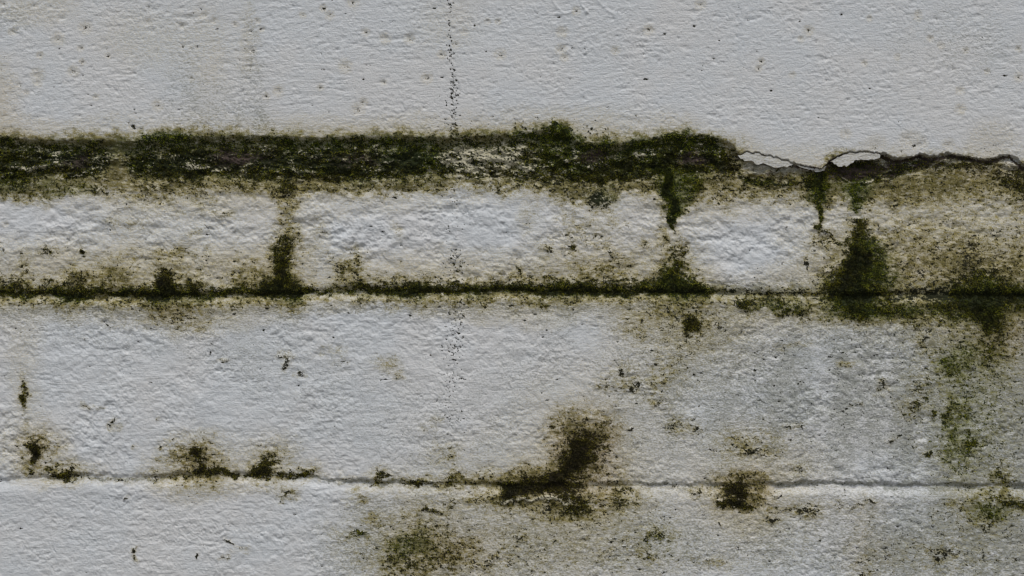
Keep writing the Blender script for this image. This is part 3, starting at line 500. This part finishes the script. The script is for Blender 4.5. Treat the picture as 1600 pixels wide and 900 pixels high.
# the vertical run of black specks
def run(n, y0, y1, cx, sg, rr, top=1.0):
    for i in range(n):
        y = y0 + (y1 - y0) * R.rand()
        x = np.interp(y, [q[0] for q in cx], [q[1] for q in cx]) + R.randn() * sg
        r = (.75 + .8 * rr * R.rand() ** 2.5)
        stamp(dark, x, y, r, top * (.6 + .4 * R.rand()), .8 + .7 * R.rand()); stamp(H, x, y, r, -.4, mode='add')
CX = [(0, 703), (70, 703), (110, 708), (215, 711), (300, 712), (450, 712), (520, 711), (600, 704), (700, 712), (900, 708)]
run(75, -20, 75, CX, 2.0, 1.0); run(80, 75, 140, CX, 3.2, 1.2); run(130, 130, 215, CX, 3.6, 1.3); run(60, 120, 215, [(0, 700), (215, 698)], 9, .9)
run(95, 290, 455, CX, 12, 1.0); run(75, 390, 450, CX, 8, 2.0); run(230, 470, 660, CX, 10, 1.1); run(80, 470, 560, CX, 8, 1.3)
run(100, 640, 900, CX, 14, .9); run(60, 180, 215, [(0, 800), (999, 800)], 60, .8)
for i in range(60):   # loose dots above the moss
    x = 800 + 150 * R.rand(); y = 222 - 26 * R.rand()
    stamp(dark, x, y, 1.2 + 1.6 * R.rand() ** 2, .95)

# ------------------------------------------------------------------ materials
def newmat(name):
    m = bpy.data.materials.new(name); m.use_nodes = True
    nt = m.node_tree
    return m, nt, nt.nodes["Principled BSDF"]

def noise(nt, vec, scale, detail=2, rough=.5, dist=0.0):
    n = nt.nodes.new("ShaderNodeTexNoise"); n.inputs["Scale"].default_value = scale
    n.inputs["Detail"].default_value = detail; n.inputs["Roughness"].default_value = rough; n.inputs["Distortion"].default_value = dist
    nt.links.new(vec, n.inputs["Vector"]); return n.outputs["Fac"]
def math_(nt, op, a, b=None, c=None, clamp=False):
    n = nt.nodes.new("ShaderNodeMath"); n.operation = op; n.use_clamp = clamp
    for i, v in enumerate((a, b, c)):
        if v is None: continue
        if isinstance(v, (int, float)): n.inputs[i].default_value = v
        else: nt.links.new(v, n.inputs[i])
    return n.outputs[0]
def maprange(nt, v, a, b, c=0.0, d=1.0):
    n = nt.nodes.new("ShaderNodeMapRange"); n.interpolation_type = 'SMOOTHSTEP'
    for nm, q in (("Value", v), ("From Min", a), ("From Max", b), ("To Min", c), ("To Max", d)):
        if isinstance(q, (int, float)): n.inputs[nm].default_value = q
        else: nt.links.new(q, n.inputs[nm])
    return n.outputs[0]
def mixc(nt, f, a, b):
    n = nt.nodes.new("ShaderNodeMix"); n.data_type = 'RGBA'
    if isinstance(f, (int, float)): n.inputs[0].default_value = f
    else: nt.links.new(f, n.inputs[0])
    for i, q in ((6, a), (7, b)):
        if isinstance(q, tuple): n.inputs[i].default_value = (*q, 1)
        else: nt.links.new(q, n.inputs[i])
    return n.outputs[2]

def wall_material():
    m, nt, bs = newmat("painted_masonry")
    L = nt.links.new
    tc = nt.nodes.new("ShaderNodeTexCoord").outputs["Object"]
    mp = nt.nodes.new("ShaderNodeMapping"); mp.inputs["Scale"].default_value = (1, 1, 2.2); L(tc, mp.inputs[0])
    def attr(name):
        a = nt.nodes.new("ShaderNodeAttribute"); a.attribute_name = name
        s = nt.nodes.new("ShaderNodeSeparateColor"); L(a.outputs["Color"], s.inputs[0])
        return s.outputs[0], s.outputs[1], s.outputs[2], a.outputs["Alpha"]
    al, be, da, gr = attr("stain"); gn, br, cr, wa = attr("growth")
    nf = noise(nt, tc, 700, 4, .65); nm_ = noise(nt, mp.outputs[0], 160, 4, .6); nl = noise(nt, tc, 14, 4, .55); nh = noise(nt, mp.outputs[0], 420, 3, .6)
    def spread(n, k): return math_(nt, 'ADD', math_(nt, 'MULTIPLY', math_(nt, 'SUBTRACT', n, .5), k), .5)
    g1 = spread(math_(nt, 'ADD', math_(nt, 'MULTIPLY', nf, .5), math_(nt, 'MULTIPLY', nm_, .5)), 3.2)
    g2 = spread(nh, 2.8)
    def thr(mask, g, s):
        # mean cover follows the mask, edges broken up by the grain
        lo = math_(nt, 'SUBTRACT', math_(nt, 'MULTIPLY_ADD', g, 1.0, 0.0), s); hi = math_(nt, 'ADD', g, s)
        return math_(nt, 'MULTIPLY', maprange(nt, mask, lo, hi), maprange(nt, mask, 0.02, 0.14))
    paint = mixc(nt, maprange(nt, nl, .35, .65), (.558, .592, .602), (.584, .598, .588))
    paint = mixc(nt, maprange(nt, nm_, .30, .72, 0, .35), paint, (.53, .55, .55))
    bcol = mixc(nt, wa, (.46, .415, .275), (.46, .39, .27))
    c = mixc(nt, math_(nt, 'MULTIPLY', thr(be, g2, .95), .92), paint, bcol)
    c = mixc(nt, math_(nt, 'MULTIPLY', thr(gr, g2, .50), .66), c, mixc(nt, nm_, (.14, .15, .105), (.21, .22, .17)))
    acol = mixc(nt, wa, mixc(nt, gn, (.205, .168, .018), (.120, .140, .012)), (.15, .105, .018))
    acol = mixc(nt, maprange(nt, al, .55, 1.0, 0, .75), acol, mixc(nt, gn, (.072, .062, .008), (.045, .058, .007)))
    c = mixc(nt, math_(nt, 'MULTIPLY', thr(al, g1, .58), .95), c, acol)
    c = mixc(nt, thr(math_(nt, 'MULTIPLY', cr, 1.0), g2, .2), c, (.42, .40, .29))
    dk = mixc(nt, wa, mixc(nt, gn, (.014, .014, .006), (.018, .027, .007)), (.016, .012, .005))
    c = mixc(nt, thr(da, g1, .16), c, dk)
    bc = mixc(nt, nm_, (.020, .013, .012), (.10, .075, .062))
    c = mixc(nt, math_(nt, 'MULTIPLY', thr(br, g2, .3), math_(nt, 'SUBTRACT', 1.0, cr)), c, bc)
    L(c, bs.inputs["Base Color"])
    L(maprange(nt, da, 0, .6, .62, .95), bs.inputs["Roughness"])
    bs.inputs["Specular IOR Level"].default_value = .25
    b1 = nt.nodes.new("ShaderNodeBump"); b1.inputs["Strength"].default_value = 1.0; b1.inputs["Distance"].default_value = .0005
    mps = nt.nodes.new("ShaderNodeMapping"); mps.inputs["Scale"].default_value = (.12, 1, 1); L(tc, mps.inputs[0])
    brush = noise(nt, mps.outputs[0], 420, 3, .6)
    hh = math_(nt, 'ADD', math_(nt, 'MULTIPLY', nf, .9), math_(nt, 'ADD', math_(nt, 'MULTIPLY', brush, .9), math_(nt, 'MULTIPLY', nh, .8)))
    L(hh, b1.inputs["Height"]); L(b1.outputs[0], bs.inputs["Normal"])
    return m
M_WALL = wall_material()

# ------------------------------------------------------------------ split the face into blocks, joints and the broken ledge
lab = np.zeros((NY - 1, NX - 1), np.int32)
xc = (gx[:-1] + gx[1:]) / 2; yc = (gy[:-1] + gy[1:]) / 2
CXg, CYg = np.meshgrid(xc, yc)
eC, bC, j2C, j3C = line(EDGE, CXg), line(BOT, CXg), line(J2, CXg), line(J3, CXg)
pieces = []
def add_piece(mask, name, label=None):
    pieces.append((name, label)); lab[mask & (lab == 0)] = len(pieces)
add_piece((CYg > eC) & (CYg < bC - 2), 'broken_ledge', 'ragged bed joint full of moss and bare brown mortar')
add_piece((CYg > j2C - 5) & (CYg < j2C + 7), 'mortar_joint', 'dark bed joint lined with moss')
add_piece((CYg > j3C - 4) & (CYg < j3C + 8), 'mortar_joint')
for k in range(3): add_piece(np.abs(CYg - (1057 + 300 * k)) < 6, 'mortar_joint')
add_piece(np.abs(CYg + 70) < 5, 'mortar_joint')
rows = [(-999, -75, HEADS2), (-65, eC, HEADS1), (bC - 3, j2C - 4, HEADS2), (j2C + 6, j3C - 3, HEADS3), (j3C + 7, 1052, HEADS4), (1062, 1352, HEADS3), (1362, 1652, HEADS4), (1662, 9999, HEADS3)]
for ya, yb, hs in rows:
    inr = (CYg > ya) & (CYg < yb)
    for x in hs: add_piece(inr & (np.abs(CXg - x) < 4.5), 'mortar_joint')
    ed = [-1e4] + sorted(hs) + [1e4]
    for a, b in zip(ed[:-1], ed[1:]):
        add_piece(inr & (CXg > a) & (CXg < b), 'block')
# leftovers fall to the nearest earlier piece on their row
for _ in range(40):
    z = lab == 0
    if not z.any(): break
    up = np.vstack([lab[:1], lab[:-1]]); lab[z] = up[z]
    z = lab == 0; dn = np.vstack([lab[1:], lab[-1:]]); lab[z] = dn[z]

PX = (X - 800) * S; PZ = (450 - Y) * S + CAMZ; PY = -H * .001
allco = np.stack([PX, PY, PZ], -1).reshape(-1, 3).astype(np.float32)
dydx = np.gradient(PY, gx * S, axis=1); dydz = -np.gradient(PY, gy * S, axis=0)
alln = np.stack([dydx, -np.ones_like(PY), dydz], -1); alln /= np.linalg.norm(alln, axis=-1, keepdims=True)
alln = alln.reshape(-1, 3).astype(np.float32)
stain = np.stack([alg, beige, dark, grey], -1).reshape(-1, 4).astype(np.float32)
growth = np.stack([grn, brn, cream, warmc], -1).reshape(-1, 4).astype(np.float32)

def build_mesh(name, co, loops, n_per, mats, smooth=True):
    me = bpy.data.meshes.new(name)
    nf = len(loops) // n_per
    me.vertices.add(len(co)); me.vertices.foreach_set('co', np.ascontiguousarray(co, np.float32).ravel())
    me.loops.add(len(loops)); me.loops.foreach_set('vertex_index', np.ascontiguousarray(loops, np.int32))
    me.polygons.add(nf); me.polygons.foreach_set('loop_start', np.arange(0, nf * n_per, n_per, dtype=np.int32))
    me.polygons.foreach_set('use_smooth', np.full(nf, smooth))
    for m in mats: me.materials.append(m)
    me.update(calc_edges=True)
    return me

def empty(name, loc):
    o = bpy.data.objects.new(name, None); col.objects.link(o); o.location = loc; o.empty_display_size = .1
    return o

wall = empty('block_wall', (0, 0.10, 0))
wall['label'] = 'white painted block wall weathered with algae, moss-lined joints and flaking paint'
wall['category'] = 'wall'
DEEP = 0.09
def quad_idx(mask):
    j, i = np.nonzero(mask)
    a = j * NX + i
    return np.stack([a, a + NX, a + NX + 1, a + 1], -1)     # faces the camera (-Y)
for k, (nm, lb) in enumerate(pieces):
    q = quad_idx(lab == k + 1)
    if len(q) == 0: continue
    used, inv = np.unique(q.ravel(), return_inverse=True)
    q2 = inv.reshape(-1, 4)
    co = allco[used]; nv = len(co)
    e = np.concatenate([q2[:, [0, 1]], q2[:, [1, 2]], q2[:, [2, 3]], q2[:, [3, 0]]])
    key = e[:, 0].astype(np.int64) * nv + e[:, 1]; rkey = e[:, 1].astype(np.int64) * nv + e[:, 0]
    bd = e[~np.isin(key, rkey)]
    bv, binv = np.unique(bd.ravel(), return_inverse=True); bi = binv.reshape(-1, 2) + nv
    back = co[bv].copy(); back[:, 1] = DEEP; nb = len(bv)
    side = np.stack([bi[:, 1], bi[:, 0], bi[:, 0] + nb, bi[:, 1] + nb], -1)
    co = np.vstack([co, co[bv], back]); co = co - np.array([0, .10, 0], np.float32)
    me = build_mesh(nm, co, np.concatenate([q2, side]).ravel(), 4, [M_WALL])
    fl = np.ones(len(q2) + len(side), bool); fl[len(q2):] = False
    me.polygons.foreach_set('use_smooth', fl)
    for an, arr in (('stain', stain), ('growth', growth)):
        at = me.attributes.new(an, 'FLOAT_COLOR', 'POINT')
        at.data.foreach_set('color', np.vstack([arr[used], arr[used][bv], arr[used][bv]]).ravel())
    # normals of the whole face, so that the paint runs on smoothly from piece to piece
    vn = np.zeros((len(co), 3), np.float32); vn[:nv] = alln[used]
    me.normals_split_custom_set_from_vertices(vn)
    o = bpy.data.objects.new(nm, me); col.objects.link(o); o.parent = wall
    if lb: o['label'] = lb

# solid core behind the face
def box(name, lo, hi, mat, parent=None, off=(0, 0, 0)):
    x0, y0, z0 = np.array(lo) - off; x1, y1, z1 = np.array(hi) - off
    co = np.array([(x, y, z) for x in (x0, x1) for y in (y0, y1) for z in (z0, z1)])
    f = np.array([(0, 1, 3, 2), (4, 6, 7, 5), (0, 4, 5, 1), (2, 3, 7, 6), (0, 2, 6, 4), (1, 5, 7, 3)])
    me = build_mesh(name, co, f.ravel(), 4, [mat], False)
    o = bpy.data.objects.new(name, me); col.objects.link(o); o.parent = parent
    return o
mc, nt, bs = newmat('grey_concrete')
tc = nt.nodes.new("ShaderNodeTexCoord").outputs["Object"]
nt.links.new(mixc(nt, noise(nt, tc, 60, 5, .6), (.16, .155, .145), (.30, .29, .27)), bs.inputs[0]); bs.inputs["Roughness"].default_value = .9
box('wall_core', (float(PX.min()) + .002, .07, 0), (float(PX.max()) - .002, .20, float(PZ.max()) - .002), mc, wall, (0, .10, 0))

# ------------------------------------------------------------------ surface lookup for things that sit on the face
def surf(px, py, F=H):
    i = np.clip(np.searchsorted(gx, px) - 1, 0, NX - 2); j = np.clip(np.searchsorted(gy, py) - 1, 0, NY - 2)
    fx = (px - gx[i]) / (gx[i + 1] - gx[i]); fy = (py - gy[j]) / (gy[j + 1] - gy[j])
    return (F[j, i] * (1 - fx) * (1 - fy) + F[j, i + 1] * fx * (1 - fy) + F[j + 1, i] * (1 - fx) * fy + F[j + 1, i + 1] * fx * fy)

# ------------------------------------------------------------------ flaking paint along the ledge
def flake(poly, lift, curl, thick=.9, browned=0):
    """a thin plate of paint with real thickness, curling out towards its lower edge"""
    p = []
    n = len(poly)
    for i in range(n):
        a, b = np.array(poly[i], float), np.array(poly[(i + 1) % n], float)
        m = max(1, int(np.hypot(*(b - a)) / 3.0))
        for t in range(m): p.append(a + (b - a) * t / m + (rng.randn(2) * 1.1 if t else 0))
    p = np.array(p); n = len(p)
    c = p.mean(0); ring2 = c + (p - c) * .55
    ymin, ymax = p[:, 1].min(), p[:, 1].max()
    def depth(q):
        t = (q[:, 1] - ymin) / (ymax - ymin + 1e-6)
        return lift + curl * t ** 1.6 + .35 * gnoise(q[:, 0] / 9, q[:, 1] / 9, 140)
    pts = np.vstack([p, ring2, c[None]])
    d = depth(pts)
    xx = (pts[:, 0] - 800) * S; zz = (450 - pts[:, 1]) * S + CAMZ
    front = np.stack([xx, -d * .001, zz], -1); back = np.stack([xx, (-d + thick) * .001, zz], -1)
    co = np.vstack([front, back]); N = len(pts)
    f = []
    for i in range(n):
        k = (i + 1) % n
        f += [(i, k, n + k), (i, n + k, n + i), (n + i, n + k, 2 * n)]
        f += [(N + k, N + i, N + n + k), (N + n + k, N + i, N + n + i), (N + n + k, N + n + i, N + 2 * n)]
        f += [(i, N + i, N + k), (i, N + k, k)]
    me = build_mesh('paint_flake', co - np.array([0, .10, 0]), np.array(f).ravel(), 3, [M_WALL], False)
    for an, fs in (('stain', (alg, beige, dark, grey)), ('growth', (grn, brn, cream, warmc))):
        at = me.attributes.new(an, 'FLOAT_COLOR', 'POINT')
        v = np.stack([surf(pts[:, 0], pts[:, 1], F) * k for F, k in zip(fs, (.25, .6, .12, .4) if an == 'stain' else (1, 0, 0, 1))], -1)
        if an == 'stain': v = v * 0 + np.array([.05, .30, .02, .12] if not browned else [.42, 1.0, .06, .25])
        else: v = v * 0 + np.array([0, 0, 0, 1.0 * browned])
        at.data.foreach_set('color', np.vstack([v, v]).astype(np.float32).ravel())
    o = bpy.data.objects.new('paint_flake', me); col.objects.link(o); o.parent = wall
    return o
def edge_piece(x0, x1, low, n=14, gapp=.5):
    n = int((x1 - x0) / 2.2); gapp = .7
    """outline of a piece of film: its top follows the broken edge, its bottom the points in low"""
    xs = np.linspace(x0, x1, n)
    top = [(x, float((line(EDGE, np.array([x])) + edge_jag(np.array([x])))[0] + gapp)) for x in xs]
    return top + low[::-1]
FL = [  # outline, lift at the top, curl, stains (film like the paint above, or browned)
    (edge_piece(1152, 1238, [(1154, 246), (1162, 252), (1172, 250), (1182, 258), (1196, 257), (1208, 262), (1222, 261), (1236, 259)]), 4.4, -.4, 0),
    (edge_piece(1296, 1374, [(1302, 257), (1314, 261), (1324, 259), (1336, 250), (1352, 250), (1370, 248)]), 4.2, -.2, 0),
    (edge_piece(1244, 1290, [(1248, 261), (1256, 264), (1266, 265), (1278, 269), (1288, 266)], 8, .5), 4.0, -1.0, 0),
]
for poly, l, c, st in FL:
    flake(poly, l, c, .9, st)

# ------------------------------------------------------------------ moss: every growth is a thing of its own
def moss_material():
    m, nt, bs = newmat("moss_leaves")
    a = nt.nodes.new("ShaderNodeAttribute"); a.attribute_name = 'tone'
    s = nt.nodes.new("ShaderNodeSeparateColor"); nt.links.new(a.outputs["Color"], s.inputs[0])
    c = mixc(nt, s.outputs[1], (.013, .012, .006), (.018, .024, .007))
    c = mixc(nt, s.outputs[0], c, mixc(nt, s.outputs[1], (.27, .24, .020), (.160, .205, .013)))
    c = mixc(nt, s.outputs[2], c, (.055, .038, .011))
    nt.links.new(c, bs.inputs[0]); bs.inputs["Roughness"].default_value = .85
    bs.inputs["Specular IOR Level"].default_value = .2
    return m
M_MOSS = moss_material()

def inside(poly, x, y):
    r = np.zeros(len(x), bool); n = len(poly)
    for i in range(n):
        x0, y0 = poly[i]; x1, y1 = poly[(i + 1) % n]
        c = ((y0 > y) != (y1 > y))
        r ^= c & (x < (x1 - x0) * (y - y0) / ((y1 - y0) if y1 != y0 else 1e-9) + x0)
    return r
def rect(x0, y0, x1, y1): return [(x0, y0), (x1, y0), (x1, y1), (x0, y1)]

MOSS = [  # region, label, group
    (rect(-14, 205, 178, 310), 'short dark moss band at the left end of the ledge joint, with pale crumbs inside', 'moss along the broken ledge'),
    (rect(186, 195, 470, 302), 'dense black moss stretch of the ledge just right of its yellow-green gap', 'moss along the broken ledge'),
    (rect(470, 200, 690, 302), 'dark green moss stretch of the ledge left of the run of black specks', 'moss along the broken ledge'),
    (rect(690, 186, 835, 302), 'patchy yellow-green moss mottled with cream where the black specks cross the ledge', 'moss along the broken ledge'),
    (rect(835, 180, 1150, 296), 'thick moss at the right end of the dark ledge, rising to a small pointed tuft', 'moss along the broken ledge'),
    ([(1030, 296), (1020, 262), (1110, 262), (1100, 296), (1070, 345), (1052, 370), (1040, 340)], 'yellow-green moss drip hanging in a V below the right end of the ledge', 'moss drips'),
    (rect(1150, 262, 1256, 306), 'thin black moss line in the crack under the first lifted paint flake', 'moss along the flaking edge'),
    (rect(1256, 262, 1312, 380), 'narrow Y shaped moss drip running down a hairline crack', 'moss drips'),
    (rect(1312, 280, 1375, 335), 'bright green moss tongue under the brown hole in the ledge', 'moss drips'),
    (rect(1285, 240, 1480, 298), 'dark moss lining the brown hole under the cracked paint edge', 'moss along the flaking edge'),
    (rect(1480, 240, 1614, 330), 'sparse dark moss under the cracked paint at the right end', 'moss along the flaking edge'),
    (rect(-14, 375, 150, 480), 'thin moss line along the left end of the middle joint', 'moss along the middle joint'),
    (rect(150, 405, 335, 480), 'dark moss tuft with two peaks standing in the middle joint', 'moss along the middle joint'),
    ([(335, 480), (335, 440), (390, 425), (405, 370), (480, 365), (490, 425), (530, 445), (530, 480)], 'tall black moss clump up the first vertical joint left of the specks', 'moss along the middle joint'),
    (rect(530, 400, 780, 480), 'long thin moss line crossed by the black specks in the middle joint', 'moss along the middle joint'),
    (rect(780, 415, 1005, 480), 'even fringe of dark moss in the middle joint right of the specks', 'moss along the middle joint'),
    (rect(1005, 370, 1140, 480), 'triangular olive moss clump where the middle joint meets a vertical joint', 'moss along the middle joint'),
    (rect(835, 375, 985, 420), 'faint scattered moss specks on the block face above the middle joint', 'small moss spots'),
    ([(1255, 510), (1255, 440), (1310, 340), (1375, 335), (1400, 400), (1400, 450), (1372, 515)], 'largest black moss clump, spreading like a tree below the green tongue', 'large moss clumps'),
    (rect(1140, 462, 1262, 505), 'loose green moss pair just below the joint, left of the largest clump', 'moss under the middle joint'),
    (rect(1372, 470, 1484, 512), 'row of small green moss tufts between the two big black clumps', 'moss under the middle joint'),
    ([(1484, 420), (1614, 400), (1614, 500), (1580, 520), (1560, 560), (1530, 540), (1484, 500)], 'broad black moss clump bulging below the joint at the right edge', 'large moss clumps'),
    (rect(1060, 485, 1105, 535), 'round dark moss spot in a beige stain under the middle joint', 'small moss spots'),
    (rect(22, 590, 56, 640), 'thin upright olive moss streak on the faint joint at far left', 'small moss spots'),
    (rect(30, 672, 82, 727), 'dark moss plug in a short slot near the left edge', 'moss along the lower joint'),
    (rect(30, 728, 200, 757), 'flat brownish moss in the start of the lower joint', 'moss along the lower joint'),
    (rect(270, 685, 378, 757), 'moss spots stacked like an hourglass above the lower joint', 'moss along the lower joint'),
    (rect(378, 700, 500, 790), 'black hooked moss tuft with a tail along the lower joint', 'moss along the lower joint'),
    (rect(570, 730, 725, 765), 'low moss dots in the lower joint left of the rusty clump', 'moss along the lower joint'),
    ([(770, 790), (770, 735), (850, 730), (860, 650), (975, 640), (975, 740), (930, 775), (940, 815), (880, 820), (860, 790)], 'rusty brown and black moss clump on the lower joint with a pale crust under it', 'large moss clumps'),
    (rect(950, 758, 1000, 800), 'small olive moss tuft just right of the rusty clump', 'moss along the lower joint'),
    (rect(1115, 735, 1215, 805), 'compact black moss plug in a round beige stain on the lower joint', 'moss along the lower joint'),
    (rect(590, 780, 720, 905), 'soft green-brown moss bloom at the bottom edge below the lower joint', 'moss blooms'),
    (rect(530, 822, 590, 850), 'tiny dark moss dash left of the bottom moss bloom', 'small moss spots'),
    (rect(990, 815, 1065, 885), 'sparse dark moss spots on the bottom block left of the beige stain', 'small moss spots'),
    (rect(1410, 545, 1600, 760), 'scattered green moss dots trailing down under the broad right clump', 'small moss spots'),
    (rect(1510, 770, 1612, 825), 'two green moss spots below the lower joint at the right edge', 'small moss spots'),
]
taken = 0
MR = np.random.RandomState(3)
for poly, label, group in MOSS:
    xs = [p[0] for p in poly]; ys = [p[1] for p in poly]
    x0, x1, y0, y1 = min(xs), max(xs), min(ys), max(ys)
    n = int((x1 - x0) * (y1 - y0) * 2.2)
    x = x0 + (x1 - x0) * MR.rand(n); y = y0 + (y1 - y0) * MR.rand(n)
    d = surf(x, y, dark); b = surf(x, y, brn); cr_ = surf(x, y, cream)
    cl = .5 + .9 * fbm(x, y, 9, 8, 160, 3)
    rec = np.exp(-((y - 250) / 15) ** 4) * (x < 690) * sstep(-.3, .1, fbm(x, y, 50, 20, 161, 2))
    pr = (1 - .72 * rec) * np.clip((d - .38) * 1.9, 0, 1) ** 1.2 * np.clip(cl * 1.5, 0, 1) * (1 - .85 * b) * (1 - .7 * cr_)
    keep = (MR.rand(n) < pr) & inside(poly, x, y)
    x, y = x[keep], y[keep]; n = len(x)
    if n < 12:
        print('few leaves', label, n)
        if n == 0: continue
    taken += n
    h = surf(x, y); g = surf(x, y, grn); w = surf(x, y, warmc)
    P = np.stack([(x - 800) * S, -(h - .3) * .001, (450 - y) * S + CAMZ], -1)
    # direction: out of the wall, spread, a little up
    D = np.stack([MR.randn(n) * .75, -(.35 + .6 * MR.rand(n)), MR.randn(n) * .75 + .05], -1); D /= np.linalg.norm(D, axis=1)[:, None]
    Ln = (.9 + 1.3 * MR.rand(n) ** 1.5 + .9 * sstep(.5, 1, surf(x, y, dark)) * MR.rand(n))[:, None] * .001
    U = np.cross(D, MR.randn(n, 3)); U /= np.linalg.norm(U, axis=1)[:, None]
    Wd = (.30 + .30 * MR.rand(n))[:, None] * .001
    tip = P + D * Ln + np.array([0, 0, -.15e-3])
    midp = P + D * Ln * .5
    co = np.stack([P, midp + U * Wd, tip, midp - U * Wd], 1).reshape(-1, 3)
    base = np.array([P[:, 0].mean(), 0.0, P[:, 2].min()])
    idx = np.arange(4 * n)
    me = build_mesh('moss', co - base, idx, 4, [M_MOSS], False)
    dd = surf(x, y, dark)
    pt = sstep(-.08, .30, fbm(x, y, 15, 11, 170, 3, .6))
    core = sstep(.72, 1.0, dd)
    lt = np.clip(MR.rand(n) ** 3 * (.25 + .5 * g) * (1 - .75 * core) + pt * (.15 + .8 * MR.rand(n)) * (.4 + .5 * g) * (1 - .7 * core)
                 + (1 - core) * MR.rand(n) ** .7 * (.55 + .5 * g), 0, 1)
    tone = np.stack([lt, np.clip(g + .3 * MR.randn(n), 0, 1), np.clip(w * MR.rand(n) * 1.1 * (1 - .7 * core), 0, 1), np.ones(n)], -1)
    at = me.attributes.new('tone', 'FLOAT_COLOR', 'POINT'); at.data.foreach_set('color', np.repeat(tone, 4, 0).astype(np.float32).ravel())
    o = bpy.data.objects.new('moss_patch', me); col.objects.link(o); o.location = base
    o['label'] = label; o['category'] = 'moss'; o['group'] = group
print('moss leaves', taken)

# ------------------------------------------------------------------ ground in front of and around the wall
mg, nt, bs = newmat('bare_ground')
tc = nt.nodes.new("ShaderNodeTexCoord").outputs["Object"]
n1 = noise(nt, tc, 6, 6, .6); n2 = noise(nt, tc, 90, 4, .7)
nt.links.new(mixc(nt, n1, mixc(nt, n2, (.09, .08, .065), (.19, .17, .14)), mixc(nt, n2, (.14, .13, .11), (.24, .22, .19))), bs.inputs[0])
bs.inputs["Roughness"].default_value = .95
bp = nt.nodes.new("ShaderNodeBump"); bp.inputs["Distance"].default_value = .006; nt.links.new(n2, bp.inputs["Height"]); nt.links.new(bp.outputs[0], bs.inputs["Normal"])
t = np.concatenate([-np.geomspace(200, .5, 14), np.linspace(-.4, .4, 5), np.geomspace(.5, 200, 14)])
GX, GYY = np.meshgrid(t, t - .3)
gz = .004 * gnoise(GX * 3, GYY * 3, 190) * (np.hypot(GX, GYY) < 30)
nx = len(t); jj, ii = np.meshgrid(np.arange(nx - 1), np.arange(nx - 1), indexing='ij'); a = (jj * nx + ii).ravel()
me = build_mesh('ground', np.stack([GX, GYY, gz], -1).reshape(-1, 3), np.stack([a, a + 1, a + nx + 1, a + nx], -1).ravel(), 4, [mg])
g = bpy.data.objects.new('ground', me); col.objects.link(g); g['kind'] = 'structure'
